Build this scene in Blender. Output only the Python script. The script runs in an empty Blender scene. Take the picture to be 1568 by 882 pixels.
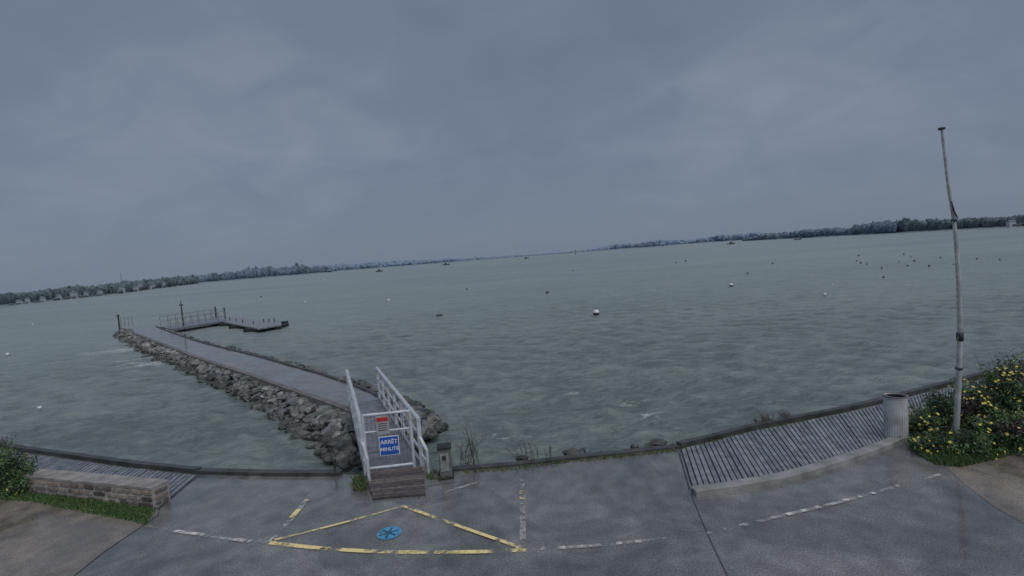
import bpy, bmesh, math, random
import numpy as np
from mathutils import Vector, Matrix, noise as mn

random.seed(7); rng = np.random.default_rng(7)
scene = bpy.context.scene
scene.view_settings.view_transform = 'Standard'
scene.view_settings.look = 'None'
scene.view_settings.exposure = 0

# ------------------------------------------------------------------ camera
CAM_H = 4.3; F = 784.0; WZ = -0.5
phi = math.atan(0.0765)
th = math.atan(48*math.cos(phi)/F)
R0 = Vector((1,0,0)); U0 = Vector((0, math.sin(th), math.cos(th))); FW = Vector((0, math.cos(th), -math.sin(th)))
RI = R0*math.cos(phi) - U0*math.sin(phi)
UI = R0*math.sin(phi) + U0*math.cos(phi)
cam = bpy.data.cameras.new("camera"); cam.lens = 18; cam.sensor_width = 36
cam.clip_start = 0.05; cam.clip_end = 30000
co = bpy.data.objects.new("camera", cam); scene.collection.objects.link(co)
M = Matrix.Identity(4)
for i, c in enumerate((RI, UI, -FW)):
    for j in range(3): M[j][i] = c[j]
M[0][3], M[1][3], M[2][3] = 0, 0, CAM_H
co.matrix_world = M
scene.camera = co

def ray(px, py): return RI*((px-784)/F) + UI*(-(py-441)/F) + FW
def W(px, py, z=0.0):            # surveyed ground point (photo coordinates -> world, at height z)
    d = ray(px, py); t = (z-CAM_H)/d.z
    return Vector((d.x*t, d.y*t, z))
def P(px, py, Y):                # point at range Y
    d = ray(px, py); t = Y/d.y
    return Vector((d.x*t, Y, CAM_H+d.z*t))
def hor(px): return 393 - (px-784)*0.0765

# ------------------------------------------------------------------ materials
def mat(name, col, rough=0.7, var=0.25, scale=8.0, bump=0.0, bscale=30.0, metal=0.0, spec=0.5, col2=None, detail=6):
    m = bpy.data.materials.new(name); m.use_nodes = True
    nt = m.node_tree; n = nt.nodes; l = nt.links
    bs = n["Principled BSDF"]
    tc = n.new("ShaderNodeTexCoord")
    nz = n.new("ShaderNodeTexNoise"); nz.inputs["Scale"].default_value = scale; nz.inputs["Detail"].default_value = detail
    l.new(tc.outputs["Object"], nz.inputs["Vector"])
    cr = n.new("ShaderNodeValToRGB")
    cr.color_ramp.elements[0].position = 0.3; cr.color_ramp.elements[1].position = 0.7
    a = col; b = col2 if col2 else col
    cr.color_ramp.elements[0].color = (a[0]*(1-var), a[1]*(1-var), a[2]*(1-var), 1)
    cr.color_ramp.elements[1].color = (min(1,b[0]*(1+var)), min(1,b[1]*(1+var)), min(1,b[2]*(1+var)), 1)
    l.new(nz.outputs["Fac"], cr.inputs["Fac"]); l.new(cr.outputs["Color"], bs.inputs["Base Color"])
    bs.inputs["Roughness"].default_value = rough; bs.inputs["Metallic"].default_value = metal
    bs.inputs["Specular IOR Level"].default_value = spec
    if bump > 0:
        n2 = n.new("ShaderNodeTexNoise"); n2.inputs["Scale"].default_value = bscale; n2.inputs["Detail"].default_value = 8
        l.new(tc.outputs["Object"], n2.inputs["Vector"])
        bp = n.new("ShaderNodeBump"); bp.inputs["Strength"].default_value = bump; bp.inputs["Distance"].default_value = 0.02
        l.new(n2.outputs["Fac"], bp.inputs["Height"]); l.new(bp.outputs["Normal"], bs.inputs["Normal"])
    return m

def wet_ground(name, c1, c2, speck=0.5, r0=0.06, r1=0.42, patch=0.35):
    m = bpy.data.materials.new(name); m.use_nodes = True
    nt = m.node_tree; n = nt.nodes; l = nt.links; bs = n["Principled BSDF"]
    tc = n.new("ShaderNodeTexCoord")
    def nz(s, d=6, dist=0.0):
        t = n.new("ShaderNodeTexNoise"); t.inputs["Scale"].default_value = s; t.inputs["Detail"].default_value = d
        t.inputs["Distortion"].default_value = dist
        l.new(tc.outputs["Object"], t.inputs["Vector"]); return t
    big = nz(patch, 9, 0.6); big.inputs["Roughness"].default_value = 0.65
    med = nz(3.0, 6); fine = nz(38, 3); fine2 = nz(110, 2)
    cr = n.new("ShaderNodeValToRGB"); cr.color_ramp.elements[0].position = 0.38; cr.color_ramp.elements[1].position = 0.62
    cr.color_ramp.elements[0].color = (*c1, 1); cr.color_ramp.elements[1].color = (*c2, 1)
    l.new(big.outputs["Fac"], cr.inputs["Fac"])
    def mulramp(src, lo, hi, p0=0.35, p1=0.65):
        r = n.new("ShaderNodeMapRange"); r.inputs[1].default_value = p0; r.inputs[2].default_value = p1
        r.inputs[3].default_value = lo; r.inputs[4].default_value = hi
        l.new(src.outputs["Fac"], r.inputs[0]); return r
    def mul(a, b):
        q = n.new("ShaderNodeMath"); q.operation = 'MULTIPLY'; l.new(a.outputs[0], q.inputs[0]); l.new(b.outputs[0], q.inputs[1]); return q
    wet = nz(0.5, 8, 1.2); wet.inputs["Roughness"].default_value = 0.6
    a = mulramp(med, 0.80, 1.18); b = mulramp(fine, 1-speck, 1+speck, 0.3, 0.7); c = mulramp(fine2, 1-speck*0.7, 1+speck*0.7, 0.3, 0.7)
    d = mulramp(wet, 0.74, 1.03, 0.43, 0.53)
    m2 = mul(mul(mul(a, b), c), d)
    vs = n.new("ShaderNodeVectorMath"); vs.operation = 'SCALE'
    l.new(cr.outputs["Color"], vs.inputs[0]); l.new(m2.outputs[0], vs.inputs["Scale"])
    l.new(vs.outputs[0], bs.inputs["Base Color"])
    rr = mulramp(wet, r0, r1, 0.43, 0.55); l.new(rr.outputs[0], bs.inputs["Roughness"])
    bsr = mulramp(wet, 0.03, 0.6, 0.43, 0.55)
    bp = n.new("ShaderNodeBump"); bp.inputs["Distance"].default_value = 0.006
    l.new(bsr.outputs[0], bp.inputs["Strength"])
    ad = n.new("ShaderNodeMath"); ad.operation = 'ADD'; l.new(fine.outputs["Fac"], ad.inputs[0]); l.new(fine2.outputs["Fac"], ad.inputs[1])
    l.new(ad.outputs[0], bp.inputs["Height"]); l.new(bp.outputs["Normal"], bs.inputs["Normal"])
    bs.inputs["Coat Weight"].default_value = 0.7; bs.inputs["Coat Roughness"].default_value = 0.10; bs.inputs["Coat IOR"].default_value = 1.33
    return m

def paint(name, col, lo=0.40, hi=0.52, scale=9):
    m = bpy.data.materials.new(name); m.use_nodes = True
    nt = m.node_tree; n = nt.nodes; l = nt.links; bs = n["Principled BSDF"]
    bs.inputs["Base Color"].default_value = (*col, 1); bs.inputs["Roughness"].default_value = 0.4
    tc = n.new("ShaderNodeTexCoord")
    t = n.new("ShaderNodeTexNoise"); t.inputs["Scale"].default_value = scale; t.inputs["Detail"].default_value = 9; t.inputs["Roughness"].default_value = 0.7
    l.new(tc.outputs["Object"], t.inputs["Vector"])
    t2 = n.new("ShaderNodeTexNoise"); t2.inputs["Scale"].default_value = 1.6; t2.inputs["Detail"].default_value = 3
    l.new(tc.outputs["Object"], t2.inputs["Vector"])
    ad = n.new("ShaderNodeMath"); ad.operation = 'ADD'; l.new(t.outputs["Fac"], ad.inputs[0]); l.new(t2.outputs["Fac"], ad.inputs[1])
    hf = n.new("ShaderNodeMath"); hf.operation = 'MULTIPLY'; hf.inputs[1].default_value = 0.5; l.new(ad.outputs[0], hf.inputs[0])
    mr = n.new("ShaderNodeMapRange"); mr.inputs[1].default_value = lo; mr.inputs[2].default_value = hi
    l.new(hf.outputs[0], mr.inputs[0]); l.new(mr.outputs[0], bs.inputs["Alpha"])
    return m

asphalt = wet_ground("wet_asphalt", (0.125,0.133,0.137), (0.205,0.208,0.204), 0.42)
sandy = wet_ground("wet_sandy_path", (0.17,0.15,0.13), (0.26,0.22,0.18), 0.35, 0.15, 0.6)
jetty_m = wet_ground("jetty_concrete", (0.145,0.14,0.145), (0.215,0.20,0.195), 0.35, 0.2, 0.6, 0.6)
kerb_dark = mat("kerb_dark", (0.055,0.06,0.06), 0.5, 0.5, 3, 0.3, 20)
kerb_light = mat("kerb_light", (0.25,0.26,0.255), 0.5, 0.35, 3, 0.4, 30)
gapm = mat("gap_dark", (0.05,0.055,0.065), 0.6)
woods = [mat("wood_grey_%d"%i, c, 0.35, 0.4, 5, 0.4, 30) for i, c in enumerate([(0.19,0.205,0.23),(0.165,0.18,0.205),(0.215,0.23,0.25)])]
brownw = [mat("wood_brown_%d"%i, c, 0.35, 0.4, 12, 0.4, 40) for i, c in enumerate([(0.115,0.09,0.085),(0.08,0.065,0.065),(0.15,0.12,0.11)])]
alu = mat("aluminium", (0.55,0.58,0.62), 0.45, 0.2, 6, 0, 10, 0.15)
alu_d = mat("aluminium_dark", (0.28,0.30,0.33), 0.5, 0.2, 10, 0, 10, 0.25)  # darker grey aluminium for stringers, thin bars and far railings
black = mat("black", (0.025,0.027,0.03), 0.6)
whitep = mat("white_paint", (0.75,0.76,0.76), 0.45, 0.08, 6)
bluep = mat("blue_sign", (0.02,0.10,0.48), 0.4, 0.08, 6)
redp = mat("red_sign", (0.5,0.03,0.03), 0.4, 0.1, 6)
yellowl = paint("yellow_line_paint", (0.90,0.74,0.34), 0.44, 0.53)
whitel = paint("white_line_paint", (0.70,0.70,0.66), 0.46, 0.56)
faintl = paint("faint_line_paint", (0.52,0.53,0.51), 0.47, 0.64)
bluel = paint("blue_marking_paint", (0.09,0.34,0.58), 0.42, 0.56, 14)

# ------------------------------------------------------------------ mesh builder
def ico(sub):
    bm = bmesh.new(); bmesh.ops.create_icosphere(bm, subdivisions=sub, radius=1)
    v = [x.co.copy() for x in bm.verts]; f = [[q.index for q in x.verts] for x in bm.faces]; bm.free(); return v, f
ICO = {1: ico(1), 2: ico(2), 3: ico(3)}

class B:
    def __init__(s): s.v=[]; s.f=[]; s.m=[]
    def add(s, vs, fs, m=0):
        o = len(s.v); s.v += [tuple(x) for x in vs]
        s.f += [tuple(o+i for i in f) for f in fs]; s.m += [m]*len(fs)
    def prism(s, pts, z0, z1, m=0):
        n=len(pts)
        vs=[(p[0],p[1],z0) for p in pts]+[(p[0],p[1],z1) for p in pts]
        fs=[tuple(range(n,2*n)), tuple(range(n-1,-1,-1))]+[(i,(i+1)%n,n+(i+1)%n,n+i) for i in range(n)]
        s.add(vs,fs,m)
    def obox(s, c, ax, ay, az, m=0):
        c=Vector(c); ax=Vector(ax); ay=Vector(ay); az=Vector(az)
        vs=[c+ax*i+ay*j+az*k for k in(-1,1) for j in(-1,1) for i in(-1,1)]
        s.add(vs,[(0,2,3,1),(4,5,7,6),(0,1,5,4),(2,6,7,3),(0,4,6,2),(1,3,7,5)],m)
    def box(s, c, sx, sy, sz, m=0, rot=0):
        ca,sa=math.cos(rot),math.sin(rot)
        s.obox(c,(ca*sx/2,sa*sx/2,0),(-sa*sy/2,ca*sy/2,0),(0,0,sz/2),m)
    def tube(s, p0, p1, r0, r1=None, m=0, n=8):
        r1 = r0 if r1 is None else r1
        p0=Vector(p0); p1=Vector(p1); d=(p1-p0)
        if d.length<1e-6: return
        d.normalize(); a=d.orthogonal().normalized(); b=d.cross(a)
        vs=[]
        for p,r in((p0,r0),(p1,r1)):
            for i in range(n):
                t=2*math.pi*(i+0.5)/n; vs.append(p+(a*math.cos(t)+b*math.sin(t))*r)
        fs=[(i,(i+1)%n,n+(i+1)%n,n+i) for i in range(n)]+[tuple(range(n-1,-1,-1)),tuple(range(n,2*n))]
        s.add(vs,fs,m)
    def lathe(s, c, prof, n=24, m=0):
        vs=[]; fs=[]
        for r,z in prof:
            for i in range(n):
                t=2*math.pi*i/n; vs.append((c[0]+r*math.cos(t),c[1]+r*math.sin(t),c[2]+z))
        for k in range(len(prof)-1):
            for i in range(n):
                fs.append((k*n+i,k*n+(i+1)%n,(k+1)*n+(i+1)%n,(k+1)*n+i))
        s.add(vs,fs,m)
    def blob(s, c, rx, ry, rz, m=0, sub=2, jit=0.25, fr=1.3, rot=None):
        V,Fs=ICO[sub]; off=Vector((random.uniform(-50,50),random.uniform(-50,50),random.uniform(-50,50)))
        R=Matrix.Rotation(random.uniform(0,6.28) if rot is None else rot,3,'Z')
        vs=[]
        for v in V:
            k=1+jit*mn.noise(v*fr+off)*1.6+jit*0.4*mn.noise(v*fr*3+off)
            q=R@Vector((v.x*rx*k,v.y*ry*k,v.z*rz*k)); vs.append(Vector(c)+q)
        s.add(vs,Fs,m)
    def obj(s, name, mats, parent=None, smooth=False, bevel=0):
        me=bpy.data.meshes.new(name); me.from_pydata(s.v,[],s.f)
        for m in (mats if isinstance(mats,(list,tuple)) else [mats]): me.materials.append(m)
        me.polygons.foreach_set("material_index", s.m)
        if smooth: me.polygons.foreach_set("use_smooth",[True]*len(s.f))
        me.update()
        o=bpy.data.objects.new(name,me); scene.collection.objects.link(o)
        if bevel:
            b=o.modifiers.new("bevel",'BEVEL'); b.width=bevel; b.segments=2; b.limit_method='ANGLE'
        if parent: o.parent=parent
        return o
def empty(name):
    o=bpy.data.objects.new(name,None); scene.collection.objects.link(o); return o

def resample(pts, n):
    pts=[Vector(p) for p in pts]; L=[0]
    for a,b in zip(pts,pts[1:]): L.append(L[-1]+(b-a).length)
    out=[]
    for i in range(n):
        t=L[-1]*i/(n-1)
        for k in range(len(pts)-1):
            if t<=L[k+1]+1e-9:
                u=(t-L[k])/max(1e-9,L[k+1]-L[k]); out.append(pts[k].lerp(pts[k+1],u)); break
    return out
def smoothline(pts, n):
    pts=[Vector(p) for p in pts]; P4=[pts[0]*2-pts[1]]+pts+[pts[-1]*2-pts[-2]]; out=[]
    for i in range(1,len(P4)-2):
        for k in range(12):
            t=k/12; a,b,c,d=P4[i-1],P4[i],P4[i+1],P4[i+2]
            out.append(0.5*((2*b)+(c-a)*t+(2*a-5*b+4*c-d)*t*t+(3*b-a-3*c+d)*t**3))
    out.append(pts[-1]); return resample(out,n)
def side(pts,i):
    a=pts[max(0,i-1)]; b=pts[min(len(pts)-1,i+1)]; d=(b-a); d.z=0; d.normalize(); return Vector((-d.y,d.x,0))
def ribbon(b, pts, w, z, m=0):
    vs=[]
    for i,p in enumerate(pts):
        s=side(pts,i); vs+=[(p.x+s.x*w/2,p.y+s.y*w/2,z),(p.x-s.x*w/2,p.y-s.y*w/2,z)]
    b.add(vs,[(2*i+1,2*i+3,2*i+2,2*i) for i in range(len(pts)-1)],m)
def kerb(b, pts, w, z0, z1, m=0, jit=0.0):
    vs=[]
    for i,p in enumerate(pts):
        s=side(pts,i); j=random.uniform(-jit,jit)
        for q,z in((w/2,z0),(w/2,z1+j),(-w/2,z1+j),(-w/2,z0)): vs.append((p.x+s.x*q,p.y+s.y*q,z))
    fs=[]
    for i in range(len(pts)-1):
        for k in range(3): fs.append((4*i+k,4*i+4+k,4*i+5+k,4*i+1+k))
    n=4*(len(pts)-1); fs+=[(0,1,2,3),(n+3,n+2,n+1,n)]
    b.add(vs,fs,m)

# ------------------------------------------------------------------ world
w=bpy.data.worlds.new("World"); scene.world=w; w.use_nodes=True
nt=w.node_tree; n=nt.nodes; l=nt.links; n.clear()
SUN_EL=math.radians(55); SUN_AZ=math.radians(150)
out=n.new("ShaderNodeOutputWorld"); mx=n.new("ShaderNodeMixShader"); mx.inputs[0].default_value=0.9
b1=n.new("ShaderNodeBackground"); b1.inputs[1].default_value=0.06
sk=n.new("ShaderNodeTexSky"); sk.sky_type='NISHITA'; sk.sun_disc=False; sk.sun_elevation=SUN_EL; sk.sun_rotation=SUN_AZ
l.new(sk.outputs[0],b1.inputs[0])
b2=n.new("ShaderNodeBackground"); b2.inputs[1].default_value=1.0
tc=n.new("ShaderNodeTexCoord"); sp=n.new("ShaderNodeSeparateXYZ"); l.new(tc.outputs["Generated"],sp.inputs[0])
def mth(op,a,b=None):
    x=n.new("ShaderNodeMath"); x.operation=op
    for i,q in enumerate((a,b)):
        if q is None: continue
        if isinstance(q,(int,float)): x.inputs[i].default_value=q
        else: l.new(q,x.inputs[i])
    return x.outputs[0]
zz=mth('ADD',mth('MAXIMUM',sp.outputs[2],0.0),0.40)
cx=mth('DIVIDE',sp.outputs[0],zz); cy=mth('DIVIDE',sp.outputs[1],zz)
cb=n.new("ShaderNodeCombineXYZ"); l.new(cx,cb.inputs[0]); l.new(cy,cb.inputs[1])
mp=n.new("ShaderNodeMapping"); mp.inputs["Scale"].default_value=(1.1,1.2,1); mp.inputs["Rotation"].default_value=(0,0,0.35); mp.inputs["Location"].default_value=(8.3,1.2,0)
l.new(cb.outputs[0],mp.inputs[0])
nA=n.new("ShaderNodeTexNoise"); nA.inputs["Scale"].default_value=1.0; nA.inputs["Detail"].default_value=5; nA.inputs["Roughness"].default_value=0.48; nA.inputs["Distortion"].default_value=0.4
l.new(mp.outputs[0],nA.inputs["Vector"])
nB=n.new("ShaderNodeTexNoise"); nB.inputs["Scale"].default_value=3.6; nB.inputs["Detail"].default_value=5; nB.inputs["Roughness"].default_value=0.5; nB.inputs["Distortion"].default_value=0.6
l.new(mp.outputs[0],nB.inputs["Vector"])
s=mth('ADD',mth('MULTIPLY',nA.outputs["Fac"],0.6),mth('MULTIPLY',nB.outputs["Fac"],0.4))
cr=n.new("ShaderNodeValToRGB"); e=cr.color_ramp.elements
e[0].position=0.34; e[0].color=(0.150,0.187,0.262,1)
e[1].position=0.68; e[1].color=(0.228,0.268,0.345,1)
x=e.new(0.51); x.color=(0.175,0.213,0.290,1)
l.new(s,cr.inputs[0])
hz=n.new("ShaderNodeMapRange"); hz.inputs[1].default_value=-0.02; hz.inputs[2].default_value=0.20; l.new(sp.outputs[2],hz.inputs[0])
mh=n.new("ShaderNodeMix"); mh.data_type='RGBA'; l.new(hz.outputs[0],mh.inputs[0])
mh.inputs[6].default_value=(0.162,0.205,0.277,1); l.new(cr.outputs[0],mh.inputs[7])
l.new(mh.outputs[2],b2.inputs[0])
l.new(b1.outputs[0],mx.inputs[1]); l.new(b2.outputs[0],mx.inputs[2]); l.new(mx.outputs[0],out.inputs[0])
sun=bpy.data.lights.new("sun",'SUN'); sun.energy=1.5; sun.angle=math.radians(60); sun.color=(1,0.97,0.93)
so=bpy.data.objects.new("sun",sun); scene.collection.objects.link(so)
ds=Vector((math.sin(SUN_AZ)*math.cos(SUN_EL),math.cos(SUN_AZ)*math.cos(SUN_EL),math.sin(SUN_EL)))
so.rotation_euler=ds.to_track_quat('Z','Y').to_euler()

# ------------------------------------------------------------------ water
NR,NA=760,680
r=6.0*(9000/6.0)**(np.arange(NR)/(NR-1)); a=np.radians(np.linspace(-84,84,NA))
RR,AA=np.meshgrid(r,a,indexing='ij'); X=RR*np.sin(AA); Y=RR*np.cos(AA)
sp_=np.maximum(RR*(r[1]/r[0]-1), RR*(a[1]-a[0]))
Z=np.zeros_like(X)
wind=math.radians(255)
for i in range(64):
    lam=0.38*(5.0)**rng.random()
    k=2*math.pi/lam; an=wind+rng.normal(0,0.75)
    amp=0.0115*lam
    fade=np.clip((lam/sp_-2.0)/2.5,0,1)
    wob=0.6*np.sin(0.9*X*math.sin(i)+0.8*Y*math.cos(i*1.3)+i)+0.9*np.sin(0.23*X*math.cos(i*2.1)+0.31*Y*math.sin(i*1.9)+2*i)
    ph=k*(X*math.cos(an)+Y*math.sin(an))+wob+rng.random()*6.28
    grp=0.5+0.5*np.sin((X*math.sin(an*3+i)+Y*math.cos(an*2+i))*k*0.13+i*1.7)
    Z+=amp*fade*(0.8-2*np.abs(np.sin(ph/2)))*grp
vs=np.stack([X,Y,Z+WZ],-1).reshape(-1,3)
idx=np.arange(NR*NA).reshape(NR,NA)
fs=np.stack([idx[:-1,:-1],idx[:-1,1:],idx[1:,1:],idx[1:,:-1]],-1).reshape(-1,4)
me=bpy.data.meshes.new("water"); me.vertices.add(len(vs)); me.vertices.foreach_set("co",vs.ravel())
me.loops.add(fs.size); me.loops.foreach_set("vertex_index",fs[:,::-1].ravel().astype(np.int32))
me.polygons.add(len(fs)); me.polygons.foreach_set("loop_start",np.arange(0,fs.size,4)); me.polygons.foreach_set("use_smooth",[True]*len(fs))
me.update(calc_edges=True)
fo=np.zeros(len(vs))
for (px,py,rx,ry,k) in [(945,608,1.1,0.35,1.3),(872,598,0.5,0.2,1.2),(1000,625,1.2,0.4,0.9),(790,612,0.6,0.25,0.9),(222,556,3.0,1.2,1.4),(190,535,3.2,1.6,1.3),(205,548,2,1,1.0),(960,640,2.6,0.5,0.8),(150,457,40,4,1.1),(760,660,1.6,.5,.9),(930,560,3,1,0.5),(700,570,2,.6,.6),(1060,645,1.5,.4,.8),(740,575,1.0,.4,.7),(1190,560,1.0,.3,.6),(560,520,2,.6,.5),(330,600,2,.5,.5),(420,650,1,.4,.6)]:
    c=W(px,py,WZ); fo+=k*np.exp(-((vs[:,0]-c.x)/rx)**2-((vs[:,1]-c.y)/ry)**2)
at_=me.attributes.new("foam",'FLOAT','POINT'); at_.data.foreach_set("value",np.clip(fo,0,1.4).astype(np.float32))
zs=(Z-Z.mean())
at_=me.attributes.new("crest",'FLOAT','POINT'); at_.data.foreach_set("value",np.clip(0.5+zs.ravel()/0.20,0,1).astype(np.float32))
wm=bpy.data.materials.new("sea_water"); wm.use_nodes=True; nt=wm.node_tree; n=nt.nodes; l=nt.links; bs=n["Principled BSDF"]
tc=n.new("ShaderNodeTexCoord")
def WN(scale,sx,sy,detail=5,rough=0.55,dist=0.0,rot=-0.2):
    m_=n.new("ShaderNodeMapping"); m_.inputs["Scale"].default_value=(sx,sy,1); m_.inputs["Rotation"].default_value=(0,0,rot); l.new(tc.outputs["Object"],m_.inputs[0])
    t=n.new("ShaderNodeTexNoise"); t.inputs["Scale"].default_value=scale; t.inputs["Detail"].default_value=detail; t.inputs["Roughness"].default_value=rough; t.inputs["Distortion"].default_value=dist
    l.new(m_.outputs[0],t.inputs["Vector"]); return t.outputs["Fac"]
big=WN(0.022,0.5,1.3,6,0.65,0.5); mid=WN(0.9,0.55,0.85,7,0.78,0.5,-0.05); sm=WN(2.8,0.6,1.0,5,0.72,0.3)  # mid and sm noise paint wave-facet light and dark into the colour
ca=n.new("ShaderNodeAttribute"); ca.attribute_name="crest"
ss=mth('ADD',mth('ADD',mth('MULTIPLY',big,0.28),mth('MULTIPLY',mid,0.34)),mth('ADD',mth('MULTIPLY',sm,0.24),mth('MULTIPLY',ca.outputs["Fac"],0.14)))
cr=n.new("ShaderNodeValToRGB"); e=cr.color_ramp.elements
e[0].position=0.39; e[0].color=(0.118,0.150,0.150,1); e[1].position=0.61; e[1].color=(0.300,0.352,0.325,1)
x=e.new(0.47); x.color=(0.200,0.243,0.232,1)
l.new(ss,cr.inputs[0])
af=n.new("ShaderNodeAttribute"); af.attribute_name="foam"
fn=WN(3.0,0.45,1.1,8,0.75,0.6)
fm=mth('ADD',mth('ADD',mth('MULTIPLY',af.outputs["Fac"],0.22),fn),mth('MULTIPLY',mth('SUBTRACT',ca.outputs["Fac"],0.5),0.16))
mr=n.new("ShaderNodeMapRange"); mr.inputs[1].default_value=0.66; mr.inputs[2].default_value=0.80; l.new(fm,mr.inputs[0])
mxc=n.new("ShaderNodeMix"); mxc.data_type='RGBA'; l.new(mth('MULTIPLY',mr.outputs[0],0.8),mxc.inputs[0]); l.new(cr.outputs[0],mxc.inputs[6]); mxc.inputs[7].default_value=(0.62,0.65,0.64,1)
l.new(mxc.outputs[2],bs.inputs["Base Color"])
bs.inputs["Roughness"].default_value=0.25; bs.inputs["IOR"].default_value=1.33
h=mth('ADD',mth('ADD',mth('MULTIPLY',WN(1.0,0.6,1.0,4,0.55,0.3,0.1),0.5),mth('MULTIPLY',WN(2.2,0.6,1.1,6,0.65),0.6)),mth('MULTIPLY',WN(6,0.7,1.2,4),0.14))
bp=n.new("ShaderNodeBump"); bp.inputs["Strength"].default_value=1.0; bp.inputs["Distance"].default_value=0.30
l.new(h,bp.inputs["Height"]); l.new(bp.outputs["Normal"],bs.inputs["Normal"])
me.materials.append(wm); wo=bpy.data.objects.new("water",me); scene.collection.objects.link(wo)

# ------------------------------------------------------------------ promenade ground
edge_px=[(0,685),(100,699),(200,713),(305,724),(420,727),(520,727),(600,725),(690,720),(780,713),(870,703),(955,694),(1040,685),(1100,671),(1160,656),(1300,628),(1400,603),(1480,583),(1568,560)]
edge=smoothline([W(*p) for p in edge_px],120)
dl=(edge[0]-edge[4]).normalized(); dr=(edge[-1]-edge[-5]).normalized()
edge=[edge[0]+dl*k for k in(90,50,25,12,5)]+edge+[edge[-1]+dr*k for k in(5,12,25,50,90)]
b=B(); vs=[]
for p in edge: vs+=[(p.x,-60,0),(p.x,p.y*0.5,0),(p.x,p.y,0),(p.x,p.y,-2.5)]
fs=[]
for i in range(len(edge)-1):
    for k in range(3): fs.append((4*i+k,4*i+4+k,4*i+5+k,4*i+1+k))
b.add(vs,fs); b.obj("promenade_ground",asphalt)

def sheet(name, px, z, m):
    b=B(); pts=[W(x,y) for x,y in px]
    b.add([(p.x,p.y,z) for p in pts],[tuple(range(len(pts)))]); o=b.obj(name,m)
    bm=bmesh.new(); bm.from_mesh(o.data); bmesh.ops.recalc_face_normals(bm,faces=bm.faces)
    if bm.faces[:][0].normal.z<0: bmesh.ops.reverse_faces(bm,faces=bm.faces)
    bm.to_mesh(o.data); bm.free(); return o
sheet("sandy_path",[(-200,745),(60,765),(150,783),(222,803),(160,845),(100,893),(-60,1000),(-500,1000)],0.004,sandy)
sheet("sandy_path",[(1450,716),(1510,706),(1600,680),(1800,650),(1800,900),(1600,820),(1520,775),(1478,742)],0.004,sandy)
b=B()
for pl in ([(1058,757),(1085,822),(1120,895)],[(222,803),(160,845),(100,893)],[(247,765),(242,790),(222,803)],[(640,765),(655,745),(700,738)]):
    ribbon(b,resample([W(*p) for p in pl],20),0.014,0.008)
b.obj("pavement_joint",gapm)
b=B()
ribbon(b,resample([W(1040,694),W(1056,750)],5),0.03,0.008)
b.obj("drain_joint",gapm)

# ------------------------------------------------------------------ kerbs on the sea edge
def pxline(px,n): return smoothline([W(*p) for p in px],n)
b=B(); kerb(b,pxline([(-150,662),(0,685),(100,699),(200,713),(305,724)],60),0.14,-0.3,0.11,0)
kerb(b,pxline([(305,724),(420,727),(522,727)],40),0.17,-0.3,0.08,0)
kerb(b,pxline([(690,720),(780,713),(870,703),(955,694),(1040,685)],50),0.17,-0.3,0.05,0)
kerb(b,pxline([(1040,685),(1100,671),(1160,656),(1300,628),(1400,603),(1480,583),(1640,541)],70),0.14,-0.3,0.11,0)
b.obj("sea_wall_kerb",kerb_dark)
b=B(); kerb(b,pxline([(1062,757),(1130,747),(1210,732),(1290,708),(1345,689),(1387,671)],50),0.20,-0.1,0.10,0,0.004)
b.obj("concrete_kerb",kerb_light,bevel=0.01)

# ------------------------------------------------------------------ boardwalks
def boardwalk(T,Bm,nb):
    b=B(); T=smoothline([W(*p) for p in T],nb+1); Q=smoothline([W(*p) for p in Bm],nb+1)
    vs=[]
    for p,q in zip(T,Q): vs+=[(p.x,p.y,0.006),(q.x,q.y,0.006)]
    b.add(vs,[(2*i,2*i+1,2*i+3,2*i+2) for i in range(nb)],3)
    for i in range(nb):
        g=0.24+random.uniform(-.03,.04)
        a0=T[i].lerp(T[i+1],g); a1=T[i+1]; c0=Q[i].lerp(Q[i+1],g); c1=Q[i+1]
        zt=0.035+random.uniform(-0.005,0.005)
        pts=[(c0.x,c0.y),(c1.x,c1.y),(a1.x,a1.y),(a0.x,a0.y)]
        b.prism(pts,0.008,zt,random.choice([0,0,1,2]))
    return b.obj("wooden_boardwalk",woods+[gapm])
boardwalk([(1042,690),(1100,676),(1160,661),(1300,633),(1400,608),(1480,589),(1640,547)],
          [(1060,750),(1140,739),(1210,724),(1330,686),(1400,655),(1470,625),(1640,575)],120)
boardwalk([(302,730),(200,719),(100,705),(0,691),(-200,662)],
          [(243,780),(150,764),(60,748),(-60,728),(-300,690)],115)

# ------------------------------------------------------------------ painted lines
b=B()
def line(px,wd,m,n=40,z=0.012): ribbon(b,pxline(px,n) if len(px)>2 else resample([W(*p) for p in px],n),wd,z,m)
line([(413,832),(500,841),(600,846),(720,846),(806,843)],0.09,0)
line([(416,829),(520,803),(617,776)],0.055,0,z=0.016)
line([(617,776),(700,806),(800,841)],0.07,0,z=0.020)
line([(482,750),(470,765),(447,796)],0.09,2,z=0.016)
line([(477,757),(469,768)],0.09,0,4,z=0.020)
line([(458,781),(446,794)],0.09,0,4,z=0.020)
line([(446,796),(428,815),(414,831)],0.08,1,z=0.016)
line([(800,735),(800,838)],0.09,2,z=0.016)
line([(800,752),(800,766)],0.10,0,4,z=0.020)
line([(801,785),(801,834)],0.09,2,4,z=0.020)
line([(640,768),(690,752),(735,738)],0.08,2)
b.obj("parking_bay_marking",[yellowl,whitel,faintl])
b=B()
wl=pxline([(225,806),(300,819),(410,831)],60); ribbon(b,wl,0.07,0.012,1)
ribbon(b,resample([W(268,814),W(312,820)],6),0.08,0.016,0); ribbon(b,resample([W(338,824),W(385,830)],6),0.08,0.016,0)
wr=pxline([(808,843),(935,834),(1075,818),(1200,790),(1310,763),(1440,727)],160); ribbon(b,wr,0.07,0.012,1)
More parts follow.
